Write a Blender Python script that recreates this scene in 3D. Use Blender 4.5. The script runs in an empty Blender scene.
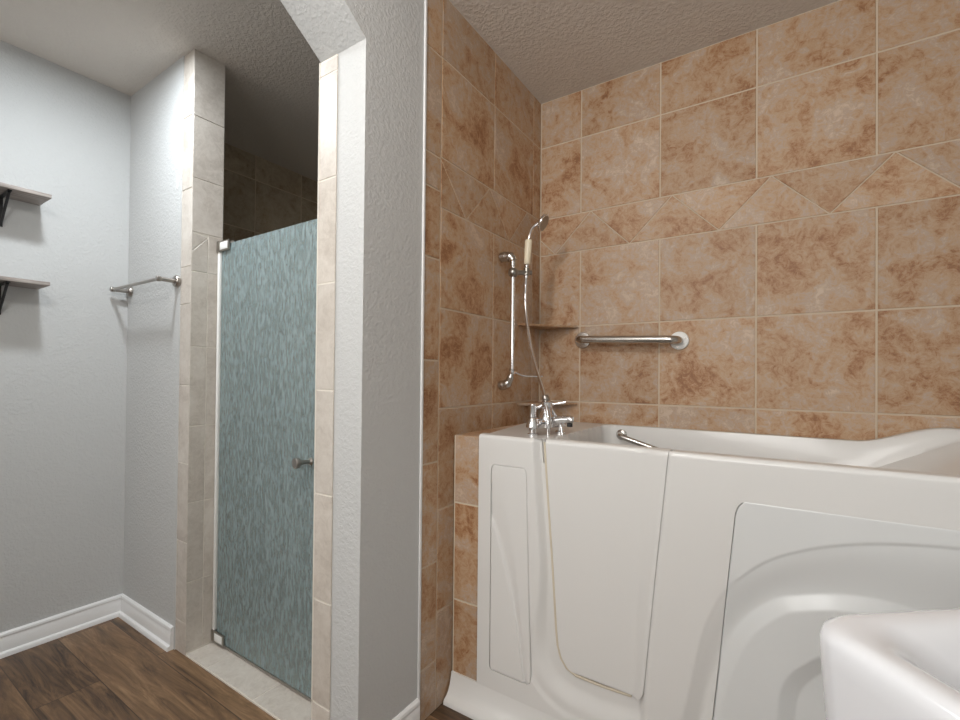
import bpy, bmesh, math, random
import numpy as np
from mathutils import Vector, Matrix

S = bpy.context.scene
C = S.collection
random.seed(7)

# ------------------------------------------------------------------ camera
cam_d = bpy.data.cameras.new('camera')
cam = bpy.data.objects.new('camera', cam_d)
C.objects.link(cam)
Rv = Vector((0.83492923, 0.55027718, 0.00939138))
Uv = Vector((-0.00268157, -0.01299641, 0.99991195))
Fv = Vector((-0.55035078, 0.83488090, 0.00937548))
M = Matrix(((Rv.x, Uv.x, -Fv.x, 0), (Rv.y, Uv.y, -Fv.y, 0), (Rv.z, Uv.z, -Fv.z, 0), (0, 0, 0, 1)))
M.translation = Vector((0, 0, 1.105))
cam.matrix_world = M
cam_d.sensor_fit = 'HORIZONTAL'
cam_d.sensor_width = 36
cam_d.lens = 463.13 / 960 * 36
cam_d.shift_y = 11.77 / 960
cam_d.clip_start = 0.02
S.camera = cam

# ------------------------------------------------------------------ world, lights, exposure
w = bpy.data.worlds.new('world')
S.world = w
w.use_nodes = True
w.node_tree.nodes['Background'].inputs[0].default_value = (0.8, 0.85, 0.9, 1)
w.node_tree.nodes['Background'].inputs[1].default_value = 0.15
S.view_settings.view_transform = 'Standard'
S.view_settings.look = 'None'
S.view_settings.gamma = 1
S.view_settings.use_curve_mapping = False
S.view_settings.exposure = 0.0


def area(name, loc, target, size, power, color, size_y=None):
    l = bpy.data.lights.new(name, 'AREA')
    l.energy = power
    l.color = color
    l.size = size
    if size_y:
        l.shape = 'RECTANGLE'
        l.size_y = size_y
    o = bpy.data.objects.new(name, l)
    C.objects.link(o)
    o.location = loc
    o.rotation_euler = (Vector(target) - Vector(loc)).to_track_quat('-Z', 'Y').to_euler()
    return o


def bulb(name, loc, r, power, color):
    l = bpy.data.lights.new(name, 'POINT')
    l.energy = power
    l.color = color
    l.shadow_soft_size = r
    o = bpy.data.objects.new(name, l)
    C.objects.link(o)
    o.location = loc
    return o


area('ceiling_light_dressing_area', (-1.84, 0.53, 2.372), (-1.84, 0.53, 0), 0.13, 13.5, (0.89, 0.955, 1.0)).data.shape = 'DISK'
bulb('ceiling_globe_bath', (-0.64, -0.10, 2.22), 0.09, 31, (1.0, 0.985, 0.96))
area('rear_fill_bath', (-0.30, -1.5, 1.6), (-0.30, 1.0, 1.2), 1.0, 28, (1.0, 0.985, 0.96), 1.2)  # added fill light behind the camera, brightens tub front and back wall
area('rear_fill_dressing_area', (-1.85, -1.5, 1.4), (-1.85, 1.0, 1.1), 0.9, 9, (1.0, 0.965, 0.93), 1.2)  # added weak warm fill from the rear, lifts the lower left-room walls


# ------------------------------------------------------------------ materials
def new_mat(name):
    m = bpy.data.materials.new(name)
    m.use_nodes = True
    nt = m.node_tree
    return m, nt, nt.nodes['Principled BSDF']


def nd(nt, typ, **kw):
    n = nt.nodes.new(typ)
    for k, v in kw.items():
        setattr(n, k, v)
    return n


def simple(name, col, rough=0.5, metal=0.0, coat=0.0, spec=None):
    m, nt, b = new_mat(name)
    b.inputs['Base Color'].default_value = (*col, 1)
    b.inputs['Roughness'].default_value = rough
    b.inputs['Metallic'].default_value = metal
    b.inputs['Coat Weight'].default_value = coat
    if spec is not None:
        b.inputs['Specular IOR Level'].default_value = spec
    # faint procedural roughness variation
    tc = nd(nt, 'ShaderNodeTexCoord')
    no = nd(nt, 'ShaderNodeTexNoise')
    no.inputs['Scale'].default_value = 9
    nt.links.new(tc.outputs['Object'], no.inputs['Vector'])
    mr = nd(nt, 'ShaderNodeMapRange')
    mr.inputs['To Min'].default_value = rough * 0.96
    mr.inputs['To Max'].default_value = min(1, rough * 1.04)
    nt.links.new(no.outputs['Fac'], mr.inputs['Value'])
    nt.links.new(mr.outputs['Result'], b.inputs['Roughness'])
    return m


def textured_paint(name, col, scale, strength, dist, rough=0.7):
    m, nt, b = new_mat(name)
    tc = nd(nt, 'ShaderNodeTexCoord')
    n1 = nd(nt, 'ShaderNodeTexNoise')
    n1.inputs['Scale'].default_value = scale
    n1.inputs['Detail'].default_value = 3
    n1.inputs['Distortion'].default_value = 0.4
    nt.links.new(tc.outputs['Object'], n1.inputs['Vector'])
    cr = nd(nt, 'ShaderNodeMapRange', interpolation_type='SMOOTHSTEP')
    cr.inputs['From Min'].default_value = 0.38
    cr.inputs['From Max'].default_value = 0.66
    nt.links.new(n1.outputs['Fac'], cr.inputs['Value'])
    bp = nd(nt, 'ShaderNodeBump')
    bp.inputs['Strength'].default_value = strength
    bp.inputs['Distance'].default_value = dist
    nt.links.new(cr.outputs['Result'], bp.inputs['Height'])
    nt.links.new(bp.outputs['Normal'], b.inputs['Normal'])
    b.inputs['Base Color'].default_value = (*col, 1)
    b.inputs['Roughness'].default_value = rough
    return m


def stone_tile(name, stops, sc=1.0, bump=0.25, rough=0.45, var=0.16):
    """mottled ceramic tile; every slab carries its own random number in the tile_rnd attribute"""
    m, nt, b = new_mat(name)
    L = nt.links.new
    tc = nd(nt, 'ShaderNodeTexCoord')
    at = nd(nt, 'ShaderNodeAttribute', attribute_name='tile_rnd')
    ad = nd(nt, 'ShaderNodeVectorMath', operation='MULTIPLY_ADD')
    L(at.outputs['Fac'], ad.inputs[0])
    ad.inputs[1].default_value = (37.0, 19.0, 53.0)
    L(tc.outputs['Object'], ad.inputs[2])
    n1 = nd(nt, 'ShaderNodeTexNoise')
    n1.inputs['Scale'].default_value = 8.0 * sc
    n1.inputs['Detail'].default_value = 8
    n1.inputs['Roughness'].default_value = 0.68
    n1.inputs['Distortion'].default_value = 0.8
    L(ad.outputs[0], n1.inputs['Vector'])
    n2 = nd(nt, 'ShaderNodeTexNoise')
    n2.inputs['Scale'].default_value = 34 * sc
    n2.inputs['Detail'].default_value = 10
    n2.inputs['Roughness'].default_value = 0.82
    n2.inputs['Distortion'].default_value = 1.2
    L(ad.outputs[0], n2.inputs['Vector'])
    n3 = nd(nt, 'ShaderNodeTexNoise')
    n3.inputs['Scale'].default_value = 3.4 * sc
    n3.inputs['Detail'].default_value = 3
    sh = nd(nt, 'ShaderNodeVectorMath', operation='ADD')
    sh.inputs[1].default_value = (5.2, 1.7, 9.1)
    L(ad.outputs[0], sh.inputs[0])
    L(sh.outputs[0], n3.inputs['Vector'])
    mx = nd(nt, 'ShaderNodeMath', operation='MULTIPLY_ADD')
    L(n2.outputs['Fac'], mx.inputs[0])
    mx.inputs[1].default_value = 1.0
    L(n1.outputs['Fac'], mx.inputs[2])
    sb = nd(nt, 'ShaderNodeMath', operation='MULTIPLY_ADD')
    L(n3.outputs['Fac'], sb.inputs[0])
    sb.inputs[1].default_value = 0.40
    L(mx.outputs[0], sb.inputs[2])
    mr = nd(nt, 'ShaderNodeMapRange')
    mr.inputs['From Min'].default_value = 0.98
    mr.inputs['From Max'].default_value = 1.42
    L(sb.outputs[0], mr.inputs['Value'])
    cr = nd(nt, 'ShaderNodeValToRGB')
    e = cr.color_ramp.elements
    e[0].position, e[0].color = stops[0][0], (*stops[0][1], 1)
    e[1].position, e[1].color = stops[-1][0], (*stops[-1][1], 1)
    for p_, c_ in stops[1:-1]:
        q = e.new(p_)
        q.color = (*c_, 1)
    L(mr.outputs['Result'], cr.inputs['Fac'])
    # per tile brightness
    v = nd(nt, 'ShaderNodeMapRange')
    v.inputs['To Min'].default_value = 1 - var / 2
    v.inputs['To Max'].default_value = 1 + var / 2
    L(at.outputs['Fac'], v.inputs['Value'])
    hs = nd(nt, 'ShaderNodeHueSaturation')
    L(cr.outputs['Color'], hs.inputs['Color'])
    L(v.outputs['Result'], hs.inputs['Value'])
    L(hs.outputs['Color'], b.inputs['Base Color'])
    bp = nd(nt, 'ShaderNodeBump')
    bp.inputs['Strength'].default_value = bump
    bp.inputs['Distance'].default_value = 0.004
    L(mx.outputs[0], bp.inputs['Height'])
    L(bp.outputs['Normal'], b.inputs['Normal'])
    b.inputs['Roughness'].default_value = rough
    return m


def wood_floor():
    m, nt, b = new_mat('wood_plank_floor')
    L = nt.links.new
    tc = nd(nt, 'ShaderNodeTexCoord')
    br = nd(nt, 'ShaderNodeTexBrick')
    br.offset = 0.37
    br.offset_frequency = 2
    br.inputs['Scale'].default_value = 1
    br.inputs['Mortar Size'].default_value = 0.0016
    br.inputs['Mortar Smooth'].default_value = 0.1
    br.inputs['Brick Width'].default_value = 1.22
    br.inputs['Row Height'].default_value = 0.178
    br.inputs['Color1'].default_value = (0, 0, 0, 1)
    br.inputs['Color2'].default_value = (1, 1, 1, 1)
    br.inputs['Mortar'].default_value = (0.5, 0.5, 0.5, 1)
    mp = nd(nt, 'ShaderNodeMapping')
    mp.inputs['Location'].default_value = (0.83, 0.06, 0)
    L(tc.outputs['Object'], mp.inputs['Vector'])
    L(mp.outputs['Vector'], br.inputs['Vector'])
    # grain, shifted for every plank
    ms = nd(nt, 'ShaderNodeVectorMath', operation='MULTIPLY')
    ms.inputs[1].default_value = (1.8, 17.0, 1.0)
    L(tc.outputs['Object'], ms.inputs[0])
    ad = nd(nt, 'ShaderNodeVectorMath', operation='MULTIPLY_ADD')
    L(br.outputs['Color'], ad.inputs[0])
    ad.inputs[1].default_value = (13, 17, 5)
    L(ms.outputs[0], ad.inputs[2])
    n1 = nd(nt, 'ShaderNodeTexNoise')
    n1.inputs['Scale'].default_value = 1.6
    n1.inputs['Detail'].default_value = 9
    n1.inputs['Roughness'].default_value = 0.74
    n1.inputs['Distortion'].default_value = 0.9
    L(ad.outputs[0], n1.inputs['Vector'])
    mu = nd(nt, 'ShaderNodeMath', operation='MULTIPLY_ADD')
    sx = nd(nt, 'ShaderNodeSeparateColor')
    L(br.outputs['Color'], sx.inputs[0])
    L(sx.outputs[0], mu.inputs[0])
    mu.inputs[1].default_value = 0.12
    L(n1.outputs['Fac'], mu.inputs[2])
    cr = nd(nt, 'ShaderNodeValToRGB')
    e = cr.color_ramp.elements
    e[0].position, e[0].color = 0.36, (0.022, 0.013, 0.009, 1)
    e[1].position, e[1].color = 0.76, (0.30, 0.185, 0.100, 1)
    q = e.new(0.50)
    q.color = (0.105, 0.060, 0.032, 1)
    q = e.new(0.62)
    q.color = (0.185, 0.107, 0.055, 1)
    L(mu.outputs[0], cr.inputs['Fac'])
    mi = nd(nt, 'ShaderNodeMix', data_type='RGBA')
    L(br.outputs['Fac'], mi.inputs['Factor'])
    L(cr.outputs['Color'], mi.inputs['A'])
    mi.inputs['B'].default_value = (0.055, 0.033, 0.02, 1)
    L(mi.outputs['Result'], b.inputs['Base Color'])
    b.inputs['Roughness'].default_value = 0.42
    bp = nd(nt, 'ShaderNodeBump')
    bp.inputs['Strength'].default_value = 0.12
    bp.inputs['Distance'].default_value = 0.002
    L(n1.outputs['Fac'], bp.inputs['Height'])
    L(bp.outputs['Normal'], b.inputs['Normal'])
    return m


def shelf_wood():
    m, nt, b = new_mat('greige_shelf_wood')
    L = nt.links.new
    tc = nd(nt, 'ShaderNodeTexCoord')
    ms = nd(nt, 'ShaderNodeVectorMath', operation='MULTIPLY')
    ms.inputs[1].default_value = (60, 5, 60)
    L(tc.outputs['Object'], ms.inputs[0])
    n = nd(nt, 'ShaderNodeTexNoise')
    n.inputs['Scale'].default_value = 1.5
    n.inputs['Detail'].default_value = 6
    L(ms.outputs[0], n.inputs['Vector'])
    cr = nd(nt, 'ShaderNodeValToRGB')
    e = cr.color_ramp.elements
    e[0].position, e[0].color = 0.3, (0.20, 0.17, 0.15, 1)
    e[1].position, e[1].color = 0.7, (0.42, 0.37, 0.34, 1)
    L(n.outputs['Fac'], cr.inputs['Fac'])
    L(cr.outputs['Color'], b.inputs['Base Color'])
    b.inputs['Roughness'].default_value = 0.5
    return m


def rain_glass():
    m, nt, b = new_mat('textured_rain_glass')
    L = nt.links.new
    tc = nd(nt, 'ShaderNodeTexCoord')
    ms = nd(nt, 'ShaderNodeVectorMath', operation='MULTIPLY')
    ms.inputs[1].default_value = (1.0, 1.0, 0.30)
    L(tc.outputs['Object'], ms.inputs[0])
    n = nd(nt, 'ShaderNodeTexNoise')
    n.inputs['Scale'].default_value = 130
    n.inputs['Detail'].default_value = 3
    n.inputs['Distortion'].default_value = 0.6
    L(ms.outputs[0], n.inputs['Vector'])
    bp = nd(nt, 'ShaderNodeBump')
    bp.inputs['Strength'].default_value = 0.9
    bp.inputs['Distance'].default_value = 0.006
    L(n.outputs['Fac'], bp.inputs['Height'])
    L(bp.outputs['Normal'], b.inputs['Normal'])
    nt.nodes.remove(b)
    n2 = nd(nt, 'ShaderNodeTexNoise')
    n2.inputs['Scale'].default_value = 120
    n2.inputs['Detail'].default_value = 5
    L(ms.outputs[0], n2.inputs['Vector'])
    cr = nd(nt, 'ShaderNodeValToRGB')
    e = cr.color_ramp.elements
    e[0].position, e[0].color = 0.34, (0.30, 0.40, 0.42, 1)
    e[1].position, e[1].color = 0.66, (0.60, 0.73, 0.75, 1)
    L(n2.outputs['Fac'], cr.inputs['Fac'])
    df = nd(nt, 'ShaderNodeBsdfDiffuse')
    L(cr.outputs['Color'], df.inputs['Color'])
    L(bp.outputs['Normal'], df.inputs['Normal'])
    gl = nd(nt, 'ShaderNodeBsdfGlass')
    gl.inputs['Color'].default_value = (0.90, 0.90, 0.86, 1)
    gl.inputs['Roughness'].default_value = 0.25
    gl.inputs['IOR'].default_value = 1.45
    L(bp.outputs['Normal'], gl.inputs['Normal'])
    mx = nd(nt, 'ShaderNodeMixShader')
    mx.inputs['Fac'].default_value = 0.64
    L(df.outputs[0], mx.inputs[1])
    L(gl.outputs[0], mx.inputs[2])
    L(mx.outputs[0], nt.nodes['Material Output'].inputs['Surface'])
    return m


def acrylic(name, col, rough):
    m = simple(name, col, rough, coat=0.35)
    m.node_tree.nodes['Principled BSDF'].inputs['Coat Roughness'].default_value = 0.12
    return m


TAN = [(0.0, (0.27, 0.122, 0.052)), (0.20, (0.39, 0.205, 0.100)), (0.38, (0.455, 0.288, 0.168)),
       (0.58, (0.50, 0.345, 0.222)), (0.74, (0.455, 0.350, 0.285)), (0.88, (0.55, 0.415, 0.295)), (1.0, (0.59, 0.47, 0.37))]
OLI = [(0.0, (0.30, 0.22, 0.14)), (0.5, (0.42, 0.34, 0.24)), (1.0, (0.52, 0.44, 0.33))]
BEI = [(0.0, (0.46, 0.41, 0.36)), (0.5, (0.56, 0.51, 0.455)), (1.0, (0.63, 0.585, 0.53))]
m_tan = stone_tile('tan_stone_tile', TAN, bump=0.5)
m_oli = stone_tile('olive_brown_tile', OLI, bump=0.2)
m_bei = stone_tile('beige_stone_tile', BEI, sc=1.0, bump=0.12, rough=0.4, var=0.1)
m_grout = simple('sand_grout', (0.60, 0.50, 0.385), 0.9)
m_groutw = simple('pale_grout', (0.72, 0.68, 0.61), 0.9)
m_caulk = simple('cream_caulk', (0.66, 0.59, 0.47), 0.6)
m_wall = textured_paint('grey_wall_paint', (0.54, 0.545, 0.54), 95, 0.24, 0.004)
m_ceil = textured_paint('knockdown_ceiling_paint', (0.67, 0.625, 0.575), 75, 0.30, 0.006, 0.85)
m_floor = wood_floor()
m_trim = simple('white_trim_paint', (0.80, 0.80, 0.80), 0.35)
m_tub = acrylic('white_acrylic', (0.76, 0.755, 0.74), 0.28)
m_tub2 = acrylic('white_acrylic_panel', (0.74, 0.755, 0.755), 0.28)
m_porc = acrylic('white_porcelain', (0.73, 0.735, 0.76), 0.12)
m_chrome = simple('chrome', (0.80, 0.80, 0.81), 0.12, 1.0)
m_satin = simple('satin_stainless', (0.54, 0.52, 0.49), 0.25, 1.0)
m_nickel = simple('brushed_nickel', (0.42, 0.39, 0.36), 0.30, 1.0)
m_pewter = simple('dark_pewter', (0.36, 0.34, 0.31), 0.30, 1.0)
m_cream = simple('cream_plastic', (0.80, 0.72, 0.55), 0.35)
m_black = simple('black_metal', (0.015, 0.015, 0.017), 0.45)
m_rubber = simple('black_rubber', (0.02, 0.02, 0.02), 0.6)
m_white = simple('white_plastic', (0.80, 0.80, 0.78), 0.4)
m_shelf = shelf_wood()
m_glass = rain_glass()


# ------------------------------------------------------------------ mesh helpers
def finish(name, bm, mat, parent=None, smooth=None, origin=None):
    """link a bmesh as one object; vertices are given in world coordinates"""
    me = bpy.data.meshes.new(name)
    bm.normal_update()
    bm.to_mesh(me)
    bm.free()
    o = bpy.data.objects.new(name, me)
    C.objects.link(o)
    for mm in (mat if isinstance(mat, (list, tuple)) else [mat]):
        me.materials.append(mm)
    if smooth is not None:
        for p_ in me.polygons:
            p_.use_smooth = True
        me.set_sharp_from_angle(angle=math.radians(smooth))
    off = Vector((0, 0, 0))
    if parent is not None:
        o.parent = parent
        off = parent.location.copy()
    elif origin is not None:
        o.location = origin
        off = Vector(origin)
    if off.length > 0:
        me.transform(Matrix.Translation(-off))
    return o


def empty(name, loc, label, cat, group=None):
    o = bpy.data.objects.new(name, None)
    o.empty_display_size = 0.05
    o.location = loc
    C.objects.link(o)
    return tag(o, label, cat, group)


def tag(o, label, cat, group=None):
    o['label'] = label
    o['category'] = cat
    if group:
        o['group'] = group
    return o


def struct(o):
    o['kind'] = 'structure'
    return o


def box(bm, a, b, bev=0.0, seg=2):
    x0, y0, z0 = a
    x1, y1, z1 = b
    vs = [bm.verts.new(c) for c in ((x0, y0, z0), (x1, y0, z0), (x1, y1, z0), (x0, y1, z0),
                                    (x0, y0, z1), (x1, y0, z1), (x1, y1, z1), (x0, y1, z1))]
    fs = [bm.faces.new([vs[i] for i in q]) for q in ((0, 3, 2, 1), (4, 5, 6, 7), (0, 1, 5, 4), (1, 2, 6, 5), (2, 3, 7, 6), (3, 0, 4, 7))]
    if bev:
        es = list({e for f in fs for e in f.edges})
        bmesh.ops.bevel(bm, geom=es, offset=bev, segments=seg, profile=0.5, affect='EDGES')


def boxobj(name, a, b, mat, parent=None, bev=0.0, smooth=None):
    bm = bmesh.new()
    box(bm, a, b, bev)
    return finish(name, bm, mat, parent, smooth if smooth else (40 if bev else None))


def smooth_path(pts, n=8):
    """Catmull-Rom through points"""
    P = [Vector(p_) for p_ in pts]
    P = [2 * P[0] - P[1]] + P + [2 * P[-1] - P[-2]]
    out = []
    for i in range(1, len(P) - 2):
        for k in range(n):
            t = k / n
            a, b, c, d = P[i - 1], P[i], P[i + 1], P[i + 2]
            out.append(0.5 * ((2 * b) + (c - a) * t + (2 * a - 5 * b + 4 * c - d) * t * t + (3 * b - a - 3 * c + d) * t ** 3))
    out.append(P[-2])
    return out


def tube(bm, pts, rad, n=16, caps=True):
    """sweep a circle along points; rad a number or one per point"""
    P = [Vector(p_) for p_ in pts]
    rs = rad if isinstance(rad, (list, tuple)) else [rad] * len(P)
    rings = []
    t0 = (P[1] - P[0]).normalized()
    up = Vector((0, 0, 1)) if abs(t0.z) < 0.9 else Vector((1, 0, 0))
    nrm = (up - t0 * up.dot(t0)).normalized()
    for i, p_ in enumerate(P):
        if i == 0:
            t = t0
        elif i == len(P) - 1:
            t = (P[i] - P[i - 1]).normalized()
        else:
            t = ((P[i] - P[i - 1]).normalized() + (P[i + 1] - P[i]).normalized()).normalized()
        nrm = (nrm - t * nrm.dot(t)).normalized()
        bi = t.cross(nrm)
        rings.append([bm.verts.new(p_ + rs[i] * (math.cos(2 * math.pi * k / n) * nrm + math.sin(2 * math.pi * k / n) * bi)) for k in range(n)])
    for a, b in zip(rings, rings[1:]):
        for k in range(n):
            bm.faces.new((a[k], a[(k + 1) % n], b[(k + 1) % n], b[k]))
    if caps:
        bm.faces.new(rings[0][::-1])
        bm.faces.new(rings[-1])


def lathe(bm, origin, axis, prof, n=28):
    """revolve (radius, height) pairs about an axis"""
    o = Vector(origin)
    ax = Vector(axis).normalized()
    up = Vector((0, 0, 1)) if abs(ax.z) < 0.9 else Vector((1, 0, 0))
    u = (up - ax * up.dot(ax)).normalized()
    v = ax.cross(u)
    rings = []
    for r, h in prof:
        rings.append([bm.verts.new(o + ax * h + max(r, 1e-5) * (math.cos(2 * math.pi * k / n) * u + math.sin(2 * math.pi * k / n) * v)) for k in range(n)])
    for a, b in zip(rings, rings[1:]):
        for k in range(n):
            bm.faces.new((a[k], a[(k + 1) % n], b[(k + 1) % n], b[k]))
    bm.faces.new(rings[0][::-1])
    bm.faces.new(rings[-1])


def ball(bm, c, r, n=20):
    lathe(bm, (c[0], c[1], c[2]), (0, 0, 1), [(r * math.sin(math.pi * i / 12), -r * math.cos(math.pi * i / 12)) for i in range(13)], n)


def prism(bm, poly, fn, d0, d1):
    """convex/concave polygon in 2-D extruded from depth d0 to d1 through fn(u, v, d)"""
    a = [bm.verts.new(fn(u, v, d0)) for u, v in poly]
    b = [bm.verts.new(fn(u, v, d1)) for u, v in poly]
    n = len(poly)
    bm.faces.new(a)
    bm.faces.new(b[::-1])
    for i in range(n):
        bm.faces.new((a[i], b[i], b[(i + 1) % n], a[(i + 1) % n]))
    bmesh.ops.recalc_face_normals(bm, faces=bm.faces[:])


def inset_poly(poly, d):
    """inset a convex counter-clockwise polygon by d"""
    n = len(poly)
    area2 = sum(poly[i][0] * poly[(i + 1) % n][1] - poly[(i + 1) % n][0] * poly[i][1] for i in range(n))
    if area2 < 0:
        poly = poly[::-1]
    lines = []
    for i in range(n):
        (x0, y0), (x1, y1) = poly[i], poly[(i + 1) % n]
        l = math.hypot(x1 - x0, y1 - y0)
        nx, ny = -(y1 - y0) / l, (x1 - x0) / l
        lines.append((nx, ny, nx * x0 + ny * y0 + d))
    out = []
    for i in range(n):
        a1, b1, c1 = lines[i - 1]
        a2, b2, c2 = lines[i]
        det = a1 * b2 - a2 * b1
        if abs(det) < 1e-9:
            out.append(poly[i])
        else:
            out.append(((c1 * b2 - c2 * b1) / det, (a1 * c2 - a2 * c1) / det))
    return out


def tiles(bm, polys, fn, gap=0.006, thick=0.0022, soft=0.0013):
    """slabs with an eased edge; fn(u, v, depth towards the room) -> xyz; each face gets a random number"""
    lay = bm.loops.layers.float_color.get('tile_rnd') or bm.loops.layers.float_color.new('tile_rnd')
    for poly in polys:
        r = random.random()
        p0 = inset_poly(poly, gap / 2)
        p1 = inset_poly(poly, gap / 2 + soft)
        rings = [[bm.verts.new(fn(u, v, d)) for u, v in pp] for pp, d in ((p0, 0.0), (p0, thick - soft), (p1, thick))]
        n = len(poly)
        fs = []
        for a, b in zip(rings, rings[1:]):
            for k in range(n):
                fs.append(bm.faces.new((a[k], a[(k + 1) % n], b[(k + 1) % n], b[k])))
        fs.append(bm.faces.new(rings[-1]))
        for f in fs:
            f.material_index = 1
            for lp in f.loops:
                lp[lay] = (r, r, r, 1)


def rect(u0, v0, u1, v1):
    return [(u0, v0), (u1, v0), (u1, v1), (u0, v1)]


def grid_tiles(us, vs):
    return [rect(us[i], vs[j], us[i + 1], vs[j + 1]) for i in range(len(us) - 1) for j in range(len(vs) - 1)]


def zigzag(u_lo, step, u0, u1, vlo, vhi):
    """triangular border tiles; u_lo is one lower apex, step half a period; cut off at u0 and u1"""
    polys = []
    k0 = int(math.floor((u0 - u_lo) / step)) - 2
    k1 = int(math.ceil((u1 - u_lo) / step)) + 2
    for k in range(k0, k1):
        ua, ub, uc = u_lo + (k - 1) * step, u_lo + k * step, u_lo + (k + 1) * step
        tri = [(ua, vhi), (ub, vlo), (uc, vhi)] if k % 2 == 0 else [(ua, vlo), (uc, vlo), (ub, vhi)]
        for lim, sgn in ((u0, 1), (u1, -1)):
            out = []
            for i in range(len(tri)):
                a, b = tri[i], tri[(i + 1) % len(tri)]
                ia, ib = sgn * (a[0] - lim) >= 0, sgn * (b[0] - lim) >= 0
                if ia:
                    out.append(a)
                if ia != ib:
                    t = (lim - a[0]) / (b[0] - a[0])
                    out.append((lim, a[1] + t * (b[1] - a[1])))
            tri = []
            for q in out:
                if not any(math.hypot(q[0] - k_[0], q[1] - k_[1]) < 1e-6 for k_ in tri):
                    tri.append(q)
            if len(tri) < 3:
                break
        if len(tri) >= 3:
            us = [q[0] for q in tri]
            if max(us) - min(us) > 0.02:
                polys.append(tri)
    return polys


# ------------------------------------------------------------------ the rooms
CE = 2.39
D = 1.9615
XS = -0.961
T = 0.3371
A_, B_, C_, D_, E_ = 2.1746, 1.8370, 1.6685, 1.3317, 0.9950
F_ = E_ - T
G_ = F_ - T
x0 = -0.764
XR = 0.74
YR = -1.55

struct(boxobj('floor', (-2.75, YR - 0.12, -0.08), (XR + 0.12, D + 0.62, 0.0), m_floor))
struct(boxobj('ceiling', (-2.75, YR - 0.12, CE), (XR + 0.12, D + 0.62, CE + 0.08), m_ceil))

# tiled wall behind the tub
bm = bmesh.new()
box(bm, (XS - 0.01, D + 0.004, 0), (XR + 0.1, D + 0.12, CE))
fb = lambda u, v, d: (u, D + 0.004 - d, v)
cols = [XS] + [x0 + i * T for i in range(0, 5)] + [XR]
rows_lo = [0.0, G_, F_, E_, D_, C_]
tiles(bm, grid_tiles(cols, rows_lo) + grid_tiles(cols, [B_, A_, CE]), fb)
tiles(bm, zigzag(-0.886, T / 2, XS, XR, C_, B_), fb, gap=0.004)
struct(finish('wall_back', bm, [m_grout, m_tan]))

# partition wall with the cut-corner opening; its far half is clad in tan tile
bm = bmesh.new()
fp = lambda u, v, d: (d, u, v)
prism(bm, [(YR, 0), (-0.62, 0), (-0.62, 2.03), (-0.42, 2.17), (0.68, 2.17), (0.879, 2.031), (0.879, 0), (D + 0.5, 0), (D + 0.5, CE), (YR, CE)], fp, -1.1545, XS - 0.004)
struct(finish('wall_partition', bm, m_wall))
bm = bmesh.new()
box(bm, (XS - 0.006, 1.131, 0), (XS - 0.0035, D + 0.004, CE))
fs_ = lambda u, v, d: (XS - 0.0035 + d, u, v)
scol = [1.2124, 1.5492, 1.8863, D]
strip = [0.0, 0.165, 0.49, 0.82, 1.155, 1.49, 1.72, 1.83, 2.17, CE]
tiles(bm, grid_tiles(scol, rows_lo) + grid_tiles(scol, [B_, A_, CE]) + grid_tiles([1.131, 1.2124], strip), fs_)
tiles(bm, zigzag(1.362, 0.157, 1.2124, D, C_, B_), fs_, gap=0.0045)
struct(finish('wall_partition_tile', bm, [m_grout, m_tan]))
struct(boxobj('trim_1', (XS - 0.005, 1.1215, 0), (XS + 0.002, 1.1305, CE), m_trim, bev=0.0015))

# left room
struct(boxobj('wall_left', (-2.662, YR, 0), (-2.542, 0.888, CE), m_wall))
struct(boxobj('wall_shower_front', (-2.662, 0.888, 0), (-2.035, 1.012, CE), m_wall))
struct(boxobj('wall_rear', (-2.662, YR - 0.12, 0), (XR + 0.12, YR, CE), m_wall))
struct(boxobj('wall_right', (XR, YR, 0), (XR + 0.12, D + 0.1, CE), m_wall))

# shower stall behind
bm = bmesh.new()
box(bm, (-2.72, 1.012, 0), (-2.604, 2.46, CE))
fl = lambda u, v, d: (-2.604 + d, u, v)
tiles(bm, grid_tiles([1.012, 1.225, 1.533, 1.841, 2.149, 2.44], [0, 0.1, 0.41, 0.72, 1.03, 1.34, 1.64, 1.94, 2.245, CE]), fl)
struct(finish('wall_shower_left', bm, [m_grout, m_oli]))
bm = bmesh.new()
box(bm, (-2.604, 2.444, 0), (-1.161, 2.56, CE))
fk = lambda u, v, d: (u, 2.444 - d, v)
tiles(bm, grid_tiles([-2.6 + 0.308 * i for i in range(5)] + [-1.161], [0, 0.1, 0.41, 0.72, 1.03, 1.34, 1.64, 1.94, 2.245, CE]), fk)
struct(finish('wall_shower_back', bm, [m_grout, m_oli]))

bm = bmesh.new()
box(bm, (-2.604, 1.06, 0), (-1.161, 2.444, 0.006))
tiles(bm, grid_tiles([-2.604 + 0.1443 * i for i in range(11)], [1.06 + 0.1384 * i for i in range(11)]), lambda u, v, d: (u, v, 0.006 + d), gap=0.005)
struct(finish('floor_shower', bm, [m_groutw, m_bei]))

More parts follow.
